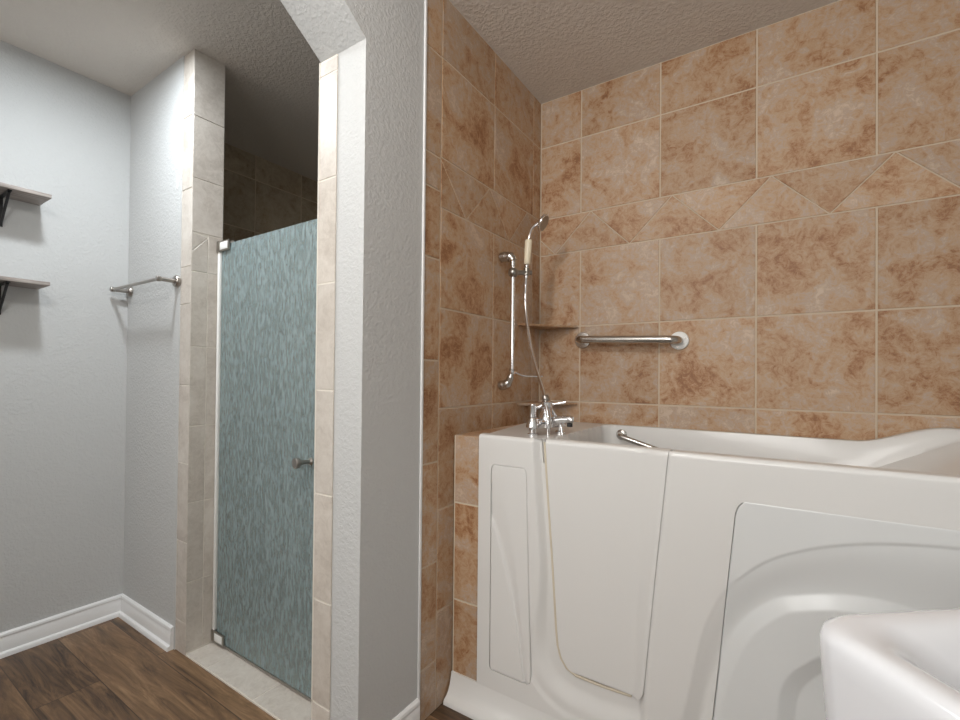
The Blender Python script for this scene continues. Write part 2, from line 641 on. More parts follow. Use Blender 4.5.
# tiled pier on the hinge side of the shower door
bm = bmesh.new()
box(bm, (-2.036, 0.8925, 0), (-1.954, 1.0125, CE))
ff = lambda u, v, d: (u, 0.8925 - d, v)
fj = lambda u, v, d: (-1.954 + d, u, v)
tiles(bm, grid_tiles([-2.042, -1.951], [0, 0.125, 0.439, 0.749, 1.058, 1.381, 1.53, 1.84, 2.131, CE]), ff, gap=0.003)
tiles(bm, grid_tiles([0.8895, 1.0125], [1.665, 1.88, 2.127, CE]), fj, gap=0.003)
tiles(bm, [[(0.8895, 1.51), (0.953, 1.51), (0.953, 1.655), (0.8895, 1.585)], [(0.8895, 1.585), (0.953, 1.655), (0.8895, 1.665)], rect(0.953, 1.51, 1.0125, 1.665)], fj, gap=0.003)
tiles(bm, grid_tiles([0.8895, 0.953, 1.0125], [0.012, 0.285, 0.596, 0.898, 1.212, 1.51]), fj, gap=0.003)
struct(finish('wall_shower_pier', bm, [m_groutw, m_bei]))

# tile edging up the end of the partition
bm = bmesh.new()
box(bm, (-1.154, 0.876, 0), (-1.079, 0.8795, 2.03))
fe = lambda u, v, d: (u, 0.877 - d, v)
tiles(bm, grid_tiles([-1.157, -1.076], [0, 0.15, 0.449, 0.758, 1.06, 1.371, 1.676, 1.983, 2.026]), fe, gap=0.004)
struct(finish('trim_2', bm, [m_groutw, m_bei]))
bm = bmesh.new()
box(bm, (-1.158, 0.874, 0), (-1.154, 1.03, 2.03))
fi = lambda u, v, d: (-1.158 - d, u, v)
tiles(bm, grid_tiles([0.873, 1.03], [0.012, 0.285, 0.596, 0.898, 1.212, 1.51, 1.76, 2.03]), fi, gap=0.003)
struct(finish('trim_3', bm, [m_groutw, m_bei]))

# tile sill under the shower door
bm = bmesh.new()
box(bm, (-1.955, 0.893, 0), (-1.165, 1.06, 0.006))
fsill = lambda u, v, d: (u, v, 0.006 + d)
tiles(bm, [[(-1.955, 0.893), (-1.80, 0.893), (-1.80, 1.06), (-1.955, 1.06)], rect(-1.80, 0.893, -1.494, 1.06), rect(-1.494, 0.893, -1.165, 1.06)], fsill, gap=0.004)
struct(finish('trim_4', bm, [m_groutw, m_bei]))


# baseboards: ogee board with a rounded shoe
def baseboard(name, p, q, out):
    prof = [(0, 0), (0.024, 0), (0.0235, 0.010), (0.020, 0.016), (0.013, 0.019), (0.012, 0.020), (0.012, 0.066), (0.0095, 0.070), (0.0095, 0.075), (0.012, 0.078),
            (0.010, 0.086), (0.004, 0.091), (0, 0.091)]
    p, q, out = Vector(p), Vector(q), Vector(out)
    bm = bmesh.new()
    a = [bm.verts.new(p + out * d + Vector((0, 0, h))) for d, h in prof]
    b = [bm.verts.new(q + out * d + Vector((0, 0, h))) for d, h in prof]
    n = len(prof)
    bm.faces.new(a)
    bm.faces.new(b[::-1])
    for i in range(n):
        bm.faces.new((a[i], b[i], b[(i + 1) % n], a[(i + 1) % n]))
    bmesh.ops.recalc_face_normals(bm, faces=bm.faces[:])
    return struct(finish(name, bm, m_trim, None, 35))


baseboard('baseboard_left', (-2.5415, YR, 0), (-2.5415, 0.8875, 0), (1, 0, 0))
baseboard('baseboard_shower_front', (-2.53, 0.8875, 0), (-2.043, 0.8875, 0), (0, -1, 0))
baseboard('baseboard_partition', (XS - 0.0035, 0.888, 0), (XS - 0.0035, 1.121, 0), (1, 0, 0))

# tile pier and ledge between the tub and the partition
bm = bmesh.new()
prism(bm, [(XS + 0.002, 1.299), (-0.857, 1.299), (-0.950, 1.86), (XS + 0.002, 1.86)], lambda u, v, d: (u, v, d), 0.0, 0.899)
fpr = lambda u, v, d: (u, 1.299 - d, v)
tiles(bm, grid_tiles([XS + 0.004, -0.855], [0.075, 0.335, 0.668, 0.902]), fpr, gap=0.006)
ftp = lambda u, v, d: (u, v, 0.899 + d)
tiles(bm, [[(XS + 0.004, 1.296), (-0.855, 1.296), (-0.905, 1.575), (XS + 0.004, 1.575)], [(XS + 0.004, 1.575), (-0.905, 1.575), (-0.945, 1.85), (XS + 0.004, 1.85)]], ftp, gap=0.005)
struct(finish('trim_5', bm, [m_caulk, m_tan]))

# ------------------------------------------------------------------ walk-in tub
TOP = 0.912
YF = 1.29
XL, XE = -0.852, 0.69
tub = empty('walk_in_bathtub', (-0.08, 1.62, 0), 'white walk-in bathtub with a side door and embossed front panels against the tan tiled wall', 'bathtub')


def pl(*pts):
    return np.array(pts, float)


def dist(PX, PZ, line):
    d = np.full(PX.shape, 9.0)
    for (ax, az), (bx, bz) in zip(line[:-1], line[1:]):
        vx, vz = bx - ax, bz - az
        t = np.clip(((PX - ax) * vx + (PZ - az) * vz) / (vx * vx + vz * vz + 1e-12), 0, 1)
        d = np.minimum(d, np.hypot(PX - ax - t * vx, PZ - az - t * vz))
    return d


def inside(PX, PZ, poly):
    r = np.zeros(PX.shape, bool)
    n = len(poly)
    for i in range(n):
        (ax, az), (bx, bz) = poly[i], poly[(i + 1) % n]
        c = ((az > PZ) != (bz > PZ)) & (PX < (bx - ax) * (PZ - az) / (bz - az + 1e-12) + ax)
        r ^= c
    return r


def sm(t):
    t = np.clip(t, 0, 1)
    return t * t * (3 - 2 * t)


def curve2(pts, n=10):
    return np.array([(q.x, q.y) for q in smooth_path([(a, b, 0) for a, b in pts], n)])


# door outline (front view) and panels
door_left = [(-0.6245, 0.93), (-0.609, 0.73), (-0.594, 0.552), (-0.579, 0.346)]
door_corner = [(-0.574, 0.298), (-0.563, 0.262), (-0.544, 0.238), (-0.515, 0.226)]
DOOR = door_left + door_corner + [(-0.434, 0.222), (-0.352, 0.226), (-0.330, 0.232), (-0.3195, 0.252), (-0.316, 0.28), (-0.288, 0.594), (-0.256, 0.93)]
arc_out = curve2([(-0.262, 0.06), (-0.245, 0.14), (-0.219, 0.227), (-0.178, 0.444), (-0.151, 0.527), (-0.122, 0.585), (-0.049, 0.667), (0.029, 0.715), (0.119, 0.749), (0.2, 0.766), (0.289, 0.776), (0.42, 0.779), (0.74, 0.765)])
arc_in = curve2([(-0.225, 0.06), (-0.205, 0.14), (-0.172, 0.247), (-0.150, 0.354), (-0.100, 0.493), (-0.029, 0.579), (0.029, 0.608), (0.084, 0.625), (0.152, 0.635), (0.208, 0.632), (0.28, 0.617), (0.40, 0.58)])
arc_back = curve2([(0.40, 0.58), (0.28, 0.575), (0.16, 0.515), (0.067, 0.438), (0.030, 0.384), (0.021, 0.323), (0.012, 0.2), (0.0, 0.06)])
OUT = np.vstack([arc_out, [(0.74, 0.06)]])
SWO = np.vstack([arc_in, arc_back[1:]])
lc1 = curve2([(-0.815, 0.835), (-0.79, 0.80), (-0.745, 0.69), (-0.707, 0.52), (-0.685, 0.33), (-0.664, 0.16), (-0.66, 0.12)])
lc2 = curve2([(-0.83, 0.66), (-0.797, 0.62), (-0.757, 0.51), (-0.718, 0.37), (-0.690, 0.22), (-0.675, 0.12)])
LV = np.vstack([lc1, lc2[::-1]])


def relief(X, Z):
    """depth of the embossing on the front skin (positive is into the tub)"""
    d = np.zeros(X.shape)
    ino = inside(X, Z, OUT)
    ins = inside(X, Z, SWO)
    do = dist(X, Z, arc_out)
    di = dist(X, Z, SWO)
    t = do / (do + di + 1e-9)
    d = np.where(ino & ~ins, 0.0026 * sm(do / 0.007) + 0.013 * sm(t * 1.05), d)
    d = np.where(ins, 0.004 + 0.0116 * (1 - np.clip(di / 0.034, 0, 1)), d)
    inl = inside(X, Z, LV) & inside(X, Z, np.array(LP))
    e1 = dist(X, Z, lc1)
    e2 = dist(X, Z, lc2)
    tl = e1 / (e1 + e2 + 1e-9)
    d = np.where(inl, np.maximum(d, 0.006 * np.where(tl < 0.8, sm(tl / 0.8), 1 - sm((tl - 0.8) / 0.2))), d)
    return d


def tray(X, Z):
    """the dished channel around the left and lower sides of the door"""
    dd = dist(X, Z, np.array(DOOR))
    xr = np.interp(Z, [0.0, 0.232, 0.28, 0.594, 0.93], [-0.30, -0.318, -0.316, -0.288, -0.256])
    side = sm((xr + 0.012 - X) / 0.03)
    wd = 0.026 + 0.046 * sm((0.55 - Z) / 0.38)
    depth = 0.020 * (1 - sm((dd - wd * 0.45) / (wd * 0.85)))
    # second soft step lower down, running on to the right
    d2 = 0.005 * sm((0.13 - dd) / 0.02) * sm((0.36 - Z) / 0.1) * sm((-0.05 - X) / 0.2)
    ind = inside(X, Z, np.array(DOOR)) & (dd > 0.002)
    return np.where(ind, 0, depth * side + d2 * side * (1 - depth / 0.020))


RT = 0.012


def top_round(Z):
    q = np.clip(Z - (TOP - RT), 0, RT)
    return RT - np.sqrt(np.maximum(RT * RT - q * q, 0))


def front_depth(X, Z):
    return relief(X, Z) + tray(X, Z) + top_round(Z)


def rows_panel(left, right, zs):
    L_ = np.array(sorted(left, key=lambda p_: p_[1]))
    R_ = np.array(sorted(right, key=lambda p_: p_[1]))
    return np.interp(zs, L_[:, 1], L_[:, 0]), np.interp(zs, R_[:, 1], R_[:, 0])


LP_L = [(-0.797, 0.150), (-0.8025, 0.158), (-0.804, 0.170), (-0.804, 0.795), (-0.801, 0.810), (-0.793, 0.818)]
LP_R = [(-0.668, 0.1495), (-0.655, 0.157), (-0.6515, 0.172), (-0.672, 0.800), (-0.676, 0.812), (-0.684, 0.8185)]
BP_L = [(-0.165, 0.112), (-0.174, 0.117), (-0.176, 0.126), (-0.150, 0.256), (-0.124, 0.535), (-0.1015, 0.775), (-0.0965, 0.793), (-0.086, 0.8045)]
BP_R = [(0.60, 0.112), (0.610, 0.117), (0.614, 0.128), (0.565, 0.790), (0.560, 0.803), (0.548, 0.8105)]
LP = [tuple(p_) for p_ in LP_L] + [tuple(p_) for p_ in LP_R[::-1]]
BP = [tuple(p_) for p_ in BP_L] + [tuple(p_) for p_ in BP_R[::-1]]

# front skin: a fine grid, cut along the outlines, then pushed back by the relief
bm = bmesh.new()
xs = np.linspace(XL, XE, 300)
zs = np.concatenate([np.linspace(0.082, TOP - RT, 160), TOP - RT + RT * np.sin(np.linspace(0.15, 1, 6) * math.pi / 2)])
gv = [[bm.verts.new((x, 0, z)) for x in xs] for z in zs]
for j in range(len(zs) - 1):
    for i in range(len(xs) - 1):
        bm.faces.new((gv[j][i], gv[j][i + 1], gv[j + 1][i + 1], gv[j + 1][i]))
for poly, pad in ((DOOR, 0.10), (LP, 0.03), (BP, 0.03)):
    n = len(poly)
    for i in range(n):
        (ax, az), (bx, bz) = poly[i], poly[(i + 1) % n]
        if az > TOP and bz > TOP:
            continue
        fsel = [f for f in bm.faces if min(ax, bx) - 0.012 < f.calc_center_median().x < max(ax, bx) + 0.012
                and min(az, bz) - 0.012 < f.calc_center_median().z < max(az, bz) + 0.012]
        geom = list({e for f in fsel for e in f.edges}) + list({v for f in fsel for v in f.verts}) + fsel
        nx, nz = -(bz - az), (bx - ax)
        bmesh.ops.bisect_plane(bm, geom=geom, dist=1e-5, plane_co=(ax, 0, az), plane_no=(nx, 0, nz))
fc = list(bm.faces)
cx = np.array([f.calc_center_median().x for f in fc])
cz = np.array([f.calc_center_median().z for f in fc])
kill = inside(cx, cz, np.array(DOOR)) | inside(cx, cz, np.array(LP)) | inside(cx, cz, np.array(BP))
bmesh.ops.delete(bm, geom=[f for f, k in zip(fc, kill) if k], context='FACES')
bm.verts.ensure_lookup_table()
vx = np.array([v.co.x for v in bm.verts])
vz = np.array([v.co.z for v in bm.verts])
dep = front_depth(vx, vz)
for v, d in zip(bm.verts, dep):
    v.co.y = YF + d
be = [e for e in bm.edges if e.is_boundary and max(v.co.z for v in e.verts) < TOP - 0.0005]
ext = bmesh.ops.extrude_edge_only(bm, edges=be)
for g in ext['geom']:
    if isinstance(g, bmesh.types.BMVert):
        g.co.y = YF + 0.032
bmesh.ops.recalc_face_normals(bm, faces=bm.faces[:])
# body behind the skin, closed
box(bm, (XL, YF + 0.030, 0.0), (XE, YF + 0.040, 0.86))
box(bm, (XL, YF + 0.04, 0.0), (XE, D - 0.002, 0.20))
box(bm, (XE - 0.012, YF + 0.03, 0.0), (XE, D - 0.002, 0.90))
box(bm, (XL, YF + 0.03, 0.0), (XL + 0.012, D - 0.3, 0.88))
shell = finish('front_skin', bm, m_tub, tub, 30)

# deck, rim, well and raised back rest, one height field over the plan
NX, NY = 240, 120
bm = bmesh.new()
ys = np.linspace(YF + RT, D - 0.002, NY)
us = np.linspace(0, 1, NX)
gy, gu = np.meshgrid(ys, us, indexing='ij')
xl_ = np.interp(gy, [YF, 1.86, D], [XL, -0.949, -0.957])
gx = xl_ + gu * (XE - xl_)


def rrect_sd(X, Y, x0_, y0_, x1_, y1_, r):
    qx = np.abs(X - (x0_ + x1_) / 2) - (x1_ - x0_) / 2 + r
    qy = np.abs(Y - (y0_ + y1_) / 2) - (y1_ - y0_) / 2 + r
    return np.hypot(np.maximum(qx, 0), np.maximum(qy, 0)) + np.minimum(np.maximum(qx, qy), 0) - r


rimz = 0.905 + (TOP - 0.905) * sm((1.36 - gy) / 0.03)
raised = 0.056 * sm((gx - 0.19) / 0.22) * sm((gy - 1.40) / 0.16 + 0.15 * sm((gx - 0.45) / 0.1))
rimz = rimz + raised
sd = rrect_sd(gx, gy, -0.635, 1.352, 0.640, D - 0.030, 0.05)
floor_ = np.where(gx < 0.05, 0.42, 0.42) + sm((gx + 0.02) / 0.20) * 0.0
ramp = 0.845 + 0.53 * (gx - 0.272)
well = np.maximum(0.40, np.minimum(ramp, rimz - 0.006))
wall = sm((-sd) / 0.022)
gz = rimz * (1 - wall) + well * wall
notch = (gx > -0.6225) & (gx < -0.252) & (gy < 1.345)
gz = np.where(notch, 0.84, gz)
vv = [[bm.verts.new((gx[j, i], gy[j, i], gz[j, i])) for i in range(NX)] for j in range(NY)]
for j in range(NY - 1):
    for i in range(NX - 1):
        bm.faces.new((vv[j][i], vv[j][i + 1], vv[j + 1][i + 1], vv[j + 1][i]))
finish('rim_and_well', bm, m_tub, tub, 60)

# cove skirt along the floor
bm = bmesh.new()
prof = [(YF + 0.03, 0.0), (1.246, 0.0), (1.247, 0.010), (1.252, 0.017), (1.262, 0.021), (1.272, 0.030), (1.282, 0.050), (1.2885, 0.078), (YF, 0.088), (YF + 0.03, 0.088)]
prism(bm, prof, lambda u, v, d: (d, u, v), XS + 0.004, XE)
finish('skirt', bm, m_tub, tub, 40)


def panel(name, mat, left, right, gap, depth_fn, back, nz=150, nx=90, zlo=None, zhi=None, round_edge=0.004, flush_right=False):
    """raised panel filling an outline, a solid with eased edges"""
    zmin = min(p_[1] for p_ in left + right) + gap
    zmax = max(p_[1] for p_ in left + right) - gap
    if zhi:
        zmax = zhi
    zz = np.concatenate([zmin + (zmax - zmin) * np.array([0, 0.002, 0.004, 0.008, 0.014, 0.022, 0.033]),
                         np.linspace(zmin + (zmax - zmin) * 0.045, zmin + (zmax - zmin) * 0.955, nz),
                         zmin + (zmax - zmin) * (1 - np.array([0.033, 0.022, 0.014, 0.008, 0.004, 0.002, 0]))])
    a, b = rows_panel(left, right, zz)
    a = a + gap
    b = b - (-0.002 if flush_right else gap)
    tt = np.concatenate([[0, 0.004, 0.01, 0.02], np.linspace(0.03, 0.97, nx), [0.98, 0.99, 0.996, 1]])
    X = a[:, None] + (b - a)[:, None] * tt[None, :]
    Z = np.repeat(zz[:, None], len(tt), 1)
    dd = depth_fn(X, Z)
    edge = np.minimum(np.minimum(X - a[:, None], (b[:, None] - X) if not flush_right else 9), np.minimum(Z - zmin, zmax - Z if not zhi else 9))
    dd = dd + round_edge * (1 - np.sqrt(1 - np.clip(1 - edge / round_edge, 0, 1) ** 2))
    bm = bmesh.new()
    F = [[bm.verts.new((X[j, i], YF + dd[j, i], Z[j, i])) for i in range(X.shape[1])] for j in range(X.shape[0])]
    for j in range(X.shape[0] - 1):
        for i in range(X.shape[1] - 1):
            bm.faces.new((F[j][i], F[j][i + 1], F[j + 1][i + 1], F[j + 1][i]))
    be = [e for e in bm.edges if e.is_boundary]
    ext = bmesh.ops.extrude_edge_only(bm, edges=be)
    nv = [g for g in ext['geom'] if isinstance(g, bmesh.types.BMVert)]
    for v in nv:
        v.co.y = back
    ne = [g for g in ext['geom'] if isinstance(g, bmesh.types.BMEdge)]
    bmesh.ops.contextual_create(bm, geom=[e for e in ne if e.is_boundary])
    bmesh.ops.recalc_face_normals(bm, faces=bm.faces[:])
    return finish(name, bm, mat, tub, 35)


pa = panel('access_panel', m_tub, LP_L, LP_R, 0.0016, lambda X, Z: relief(X, Z) - 0.001, YF + 0.028, 120, 50)
pa['label'] = 'tall narrow access panel with a curved groove'
pa = panel('access_panel', m_tub2, BP_L, BP_R, 0.0013, lambda X, Z: relief(X, Z) - 0.0005, YF + 0.029, 190, 180)
pa['label'] = 'wide access panel with an embossed swoosh'


def door_depth(X, Z):
    xr = np.interp(Z, [0.0, 0.232, 0.28, 0.594, 0.93], [-0.30, -0.324, -0.316, -0.288, -0.256])
    band = 0.028 + 0.042 * np.clip((Z - 0.25) / 0.65, 0, 1)
    d = 0.013 * (1 - sm((X - (xr - band)) / band)) - 0.0006
    return d + top_round(Z)


door_l = door_left + door_corner + [(-0.5150, 0.226)]
door_r = [(-0.43, 0.2255), (-0.352, 0.228), (-0.330, 0.234), (-0.3195, 0.252), (-0.316, 0.28), (-0.288, 0.594), (-0.256, 0.93)]
dz = panel('door', m_tub, door_l, door_r, 0.006, door_depth, YF + 0.055, 150, 90, zhi=TOP - 0.0005, round_edge=0.003, flush_right=True)
# rubber gasket in the joint on the hinge side
bm = bmesh.new()
tube(bm, [(x + 0.0030, YF + 0.0165, min(z, 0.903)) for x, z in [(-0.6225, 0.903)] + door_left[1:] + door_corner] + [(-0.434, YF + 0.02, 0.222), (-0.352, YF + 0.02, 0.226)], 0.0042, 8)
finish('gasket', bm, m_caulk, tub, 60)

# stainless hand rail inside the well
bm = bmesh.new()
ra = Vector((-0.565, D - 0.033, 0.868))
rb = Vector((-0.20, D - 0.033, 0.765))
off = Vector((0, -0.045, 0))
tube(bm, smooth_path([ra, ra + off * 0.75, ra + off + (rb - ra) * 0.06, ra + off + (rb - ra) * 0.3, rb + off - (rb - ra) * 0.3, rb + off - (rb - ra) * 0.06, rb + off * 0.75, rb], 5), 0.0105, 14)
for q in (ra, rb):
    lathe(bm, q, (0, -1, 0), [(0.022, -0.004), (0.022, 0.004), (0.016, 0.008), (0.011, 0.009)], 20)
hr = finish('hand_rail', bm, m_satin, tub, 40)
hr['label'] = 'stainless hand rail inside the tub'

# ------------------------------------------------------------------ tub faucet on the deck
fa = empty('tub_faucet', (-0.700, 1.45, 0.905), 'chrome deck faucet with handle, diverter and spout on the left end of the tub', 'faucet')
H1 = Vector((-0.715, 1.412, 0.905))
CC = Vector((-0.690, 1.47, 0.905))
CB = Vector((-0.668, 1.535, 0.905))
bm = bmesh.new()
dirb = (CB - H1).normalized()
tube(bm, [H1 + Vector((0, 0, 0.040)), H1 + Vector((0, 0, 0.040)) + dirb * 0.12], 0.0185, 20)
lathe(bm, H1, (0, 0, 1), [(0.018, 0), (0.018, 0.006), (0.012, 0.010), (0.012, 0.026), (0.022, 0.028), (0.0215, 0.036), (0.018, 0.048), (0.0155, 0.060), (0.013, 0.062)])
lathe(bm, CB, (0, 0, 1), [(0.018, 0), (0.018, 0.006), (0.012, 0.010), (0.012, 0.026), (0.021, 0.028), (0.021, 0.050), (0.016, 0.060), (0.006, 0.062)])
lathe(bm, CC, (0, 0, 1), [(0.012, 0.020), (0.024, 0.026), (0.026, 0.045), (0.024, 0.062), (0.019, 0.074), (0.017, 0.092), (0.021, 0.095), (0.021, 0.112), (0.013, 0.118)])
finish('body', bm, m_chrome, fa, 40)
bm = bmesh.new()
lathe(bm, H1, (0, 0, 1), [(0.0125, 0.0625), (0.0120, 0.070), (0.0105, 0.100), (0.011, 0.102), (0.010, 0.106), (0.004, 0.107)])
finish('handle', bm, m_chrome, fa, 40)
bm = bmesh.new()
sx = Vector((1, 0.02, 0)).normalized()
p_ = CC + Vector((0, 0, 0.050))
tube(bm, [p_ + sx * 0.012, p_ + sx * 0.03, p_ + sx * 0.06 + Vector((0, 0, 0.006)), p_ + sx * 0.085 + Vector((0, 0, 0.006)), p_ + sx * 0.094 + Vector((0, 0, 0.004))], [0.014, 0.013, 0.0125, 0.014, 0.012], 20)
sp = finish('spout', bm, m_chrome, fa, 40)
bm = bmesh.new()
lathe(bm, p_ + sx * 0.084 + Vector((0, 0, -0.006)), (0, 0, -1), [(0.0095, 0), (0.0095, 0.012), (0.006, 0.0125)], 18)
ae = finish('aerator', bm, m_rubber, sp, 40)
ae.data.transform(Matrix.Translation(-fa.location))
bm = bmesh.new()
q_ = CC + Vector((0, 0, 0.104))
tube(bm, [q_, q_ + Vector((0.03, 0.01, 0.003)), q_ + Vector((0.062, 0.02, 0.010))], [0.005, 0.004, 0.0055], 12)
tube(bm, [q_ + Vector((-0.012, -0.012, -0.004)), q_ + Vector((-0.034, -0.022, -0.014))], [0.007, 0.006], 12)
finish('diverter_lever', bm, m_chrome, fa, 40)
bm = bmesh.new()
lathe(bm, CC + Vector((0, 0, 0.112)), (-0.35, -0.1, 1), [(0.009, 0), (0.0125, 0.006), (0.0125, 0.020), (0.008, 0.026)], 18)
finish('cradle', bm, m_nickel, fa, 40)
bm = bmesh.new()
tube(bm, smooth_path([(-0.668, 1.434, 0.905), (-0.668, 1.434, 0.95), (-0.676, 1.445, 0.985), CC + Vector((0.004, -0.016, 0.102))], 6), 0.0062, 12)
tube(bm, smooth_path([(-0.640, 1.490, 0.905), (-0.648, 1.495, 0.935), (-0.662, 1.49, 0.965), CC + Vector((0.012, 0.008, 0.09))], 6), 0.0055, 12)
sh = finish('supply_hose', bm, m_chrome, fa, 40)

# ------------------------------------------------------------------ slide bar, hand shower and hose on the side wall
BX, BY = -0.9055, 1.606
sb = empty('shower_slide_bar', (XS, BY, 1.12), 'vertical chrome slide bar with curved brackets on the tiled side wall', 'shower rail')
bm = bmesh.new()
tube(bm, [(BX, BY, 1.125), (BX, BY, 1.555)], 0.0088, 18)
finish('rail', bm, m_chrome, sb, 40)
bm = bmesh.new()
tube(bm, smooth_path([(XS + 0.002, BY, 1.585), (XS + 0.022, BY, 1.585), (BX - 0.010, BY, 1.580), (BX - 0.001, BY, 1.566), (BX, BY, 1.545)], 5),
     [0.021] * 6 + [0.020] * 5 + [0.0175] * 5 + [0.012] * 5, 20)
finish('bracket', bm, m_satin, sb, 40)
bm = bmesh.new()
tube(bm, smooth_path([(XS + 0.002, BY, 1.068), (XS + 0.018, BY, 1.070), (XS + 0.036, BY, 1.080), (BX - 0.006, BY, 1.105), (BX, BY, 1.135)], 5),
     [0.0195] * 6 + [0.018] * 5 + [0.0145] * 5 + [0.011] * 5, 20)
finish('bracket', bm, m_satin, sb, 40)
bm = bmesh.new()
ball(bm, (BX + 0.001, BY, 1.518), 0.0205)
tube(bm, [(BX, BY, 1.518), (BX + 0.018, BY + 0.028, 1.521), (BX + 0.032, BY + 0.047, 1.524)], [0.0125, 0.010, 0.011], 16)
lathe(bm, (BX + 0.033, BY + 0.050, 1.511), (0.05, 0.035, 1), [(0.010, 0), (0.0125, 0.002), (0.0135, 0.030), (0.010, 0.032)], 18)
lathe(bm, (BX + 0.041, BY + 0.058, 1.524), (1, 1, 0), [(0.010, 0), (0.010, 0.010), (0.006, 0.012)], 14)
finish('sliding_holder', bm, m_pewter, sb, 40)
bm = bmesh.new()
tube(bm, smooth_path([(BX, BY, 1.122), (BX + 0.012, BY + 0.01, 1.119), (BX + 0.035, BY + 0.03, 1.108), (BX + 0.07, BY + 0.06, 1.106), (BX + 0.090, BY + 0.088, 1.107)], 6), 0.0036, 10)
lathe(bm, (BX, BY, 1.114), (0, 0, 1), [(0.012, 0), (0.013, 0.003), (0.013, 0.014), (0.010, 0.016)], 18)
finish('hose_guide', bm, m_chrome, sb, 40)

# hand shower: placed from the holder upwards, leaning out and along the wall
HB = Vector((BX + 0.033, BY + 0.050, 1.512))
hs = empty('hand_shower', HB, 'chrome hand shower with a cream grip held in the slide bar holder', 'shower head')
ax = Vector((0.05, 0.035, 1)).normalized()
bm = bmesh.new()
lathe(bm, HB, ax, [(0.0095, -0.012), (0.0095, 0.034), (0.012, 0.036), (0.012, 0.042), (0.009, 0.046)], 18)
finish('collar', bm, m_chrome, hs, 40)
bm = bmesh.new()
lathe(bm, HB + ax * 0.046, ax, [(0.0100, 0), (0.0125, 0.004), (0.0130, 0.03), (0.0145, 0.07), (0.0150, 0.092), (0.0130, 0.098), (0.008, 0.0985)], 20)
finish('grip', bm, m_cream, hs, 40)
bm = bmesh.new()
n0 = HB + ax * 0.144
hd = n0 + Vector((0.034, 0.032, 0.072))
tube(bm, smooth_path([n0, n0 + Vector((0.003, 0.002, 0.020)), n0 + Vector((0.008, 0.008, 0.044)), n0 + Vector((0.020, 0.019, 0.063)), hd], 6), 0.0068, 14)
finish('neck', bm, m_chrome, hs, 40)
bm = bmesh.new()
fdir = Vector((0.80, 0.10, -0.42)).normalized()
hc = hd + Vector((0.004, 0.003, 0.004))
lathe(bm, hc - fdir * 0.014, fdir, [(0.008, 0), (0.012, 0.003), (0.020, 0.010), (0.034, 0.018), (0.036, 0.022), (0.035, 0.027), (0.032, 0.0285)], 30)
hd_o = finish('head', bm, m_chrome, hs, 40)
bm = bmesh.new()
lathe(bm, hc + fdir * 0.0140, fdir, [(0.031, 0), (0.031, 0.0016), (0.012, 0.0026), (0.001, 0.0028)], 28)
fp_o = finish('spray_face', bm, m_pewter, hs, 40)

hose = bmesh.new()
tube(hose, smooth_path([HB - ax * 0.010, (-0.877, 1.660, 1.470), (-0.880, 1.664, 1.411), (-0.866, 1.650, 1.336), (-0.833, 1.616, 1.245),
                        (-0.795, 1.577, 1.167), (-0.722, 1.505, 1.060), CC + Vector((-0.006, -0.002, 0.118))], 10), 0.0066, 12)
tag(finish('shower_hose', hose, m_chrome, None, 40, origin=HB), 'flexible chrome hose hanging from the hand shower down to the tub faucet', 'hose')

# ------------------------------------------------------------------ grab bar on the back wall
gb = empty('grab_bar', (-0.548, D, 1.259), 'horizontal brushed steel grab bar with round flanges on the back tiled wall', 'grab bar')
ga, gc = Vector((-0.748, D - 0.001, 1.2675)), Vector((-0.350, D - 0.001, 1.2525))
bm = bmesh.new()
o_ = Vector((0, -0.062, 0))
dd_ = gc - ga
tube(bm, smooth_path([ga, ga + o_ * 0.62, ga + o_ * 0.93 + dd_ * 0.035, ga + o_ + dd_ * 0.11, ga + o_ + dd_ * 0.5, gc + o_ - dd_ * 0.11, gc + o_ * 0.93 - dd_ * 0.035, gc + o_ * 0.62, gc], 6), 0.0158, 20)
finish('bar', bm, m_satin, gb, 40)
for q, mt in ((ga, m_satin), (gc, m_white)):
    bm = bmesh.new()
    lathe(bm, q, (0, -1, 0), [(0.036, 0), (0.036, 0.004), (0.034, 0.007), (0.020, 0.009), (0.017, 0.0092)], 30)
    fo = finish('flange', bm, mt, gb, 40)
    if mt is m_white:
        fo['label'] = 'white flange'
        for k in range(3):
            bm = bmesh.new()
            a_ = math.radians(20 + 120 * k)
            lathe(bm, q + Vector((0.0265 * math.cos(a_), -0.0078, 0.0265 * math.sin(a_))), (0, -1, 0), [(0.0035, 0), (0.003, 0.0016), (0.001, 0.0018)], 10)
            me = finish('screw', bm, m_nickel, None, 40)
            me.parent = fo
            me.data.transform(Matrix.Translation(-Vector(gb.location)))

# ------------------------------------------------------------------ corner shelves
for z, lab in ((1.333, 'upper triangular tan tile shelf in the tub corner, level with the grab bar'),
               (0.990, 'lower triangular tan tile shelf in the tub corner, just behind the faucet')):
    bm = bmesh.new()
    pts = [(XS + 0.001, D - 0.0005), (XS + 0.001, 1.745), (XS + 0.012, 1.742), (-0.775, D - 0.012), (-0.772, D - 0.0005)]
    lay = bm.loops.layers.float_color.new('tile_rnd')
    prism(bm, pts, lambda u, v, d: (u, v, d), z - 0.009, z)
    bmesh.ops.bevel(bm, geom=bm.edges[:], offset=0.002, segments=2, affect='EDGES')
    for f in bm.faces:
        for lp in f.loops:
            lp[lay] = (0.1 + z * 0.3, 0, 0, 1)
    tag(finish('corner_shelf', bm, m_tan, None, 40, origin=(XS, D, z)), lab, 'shelf', 'corner shelves above the tub')

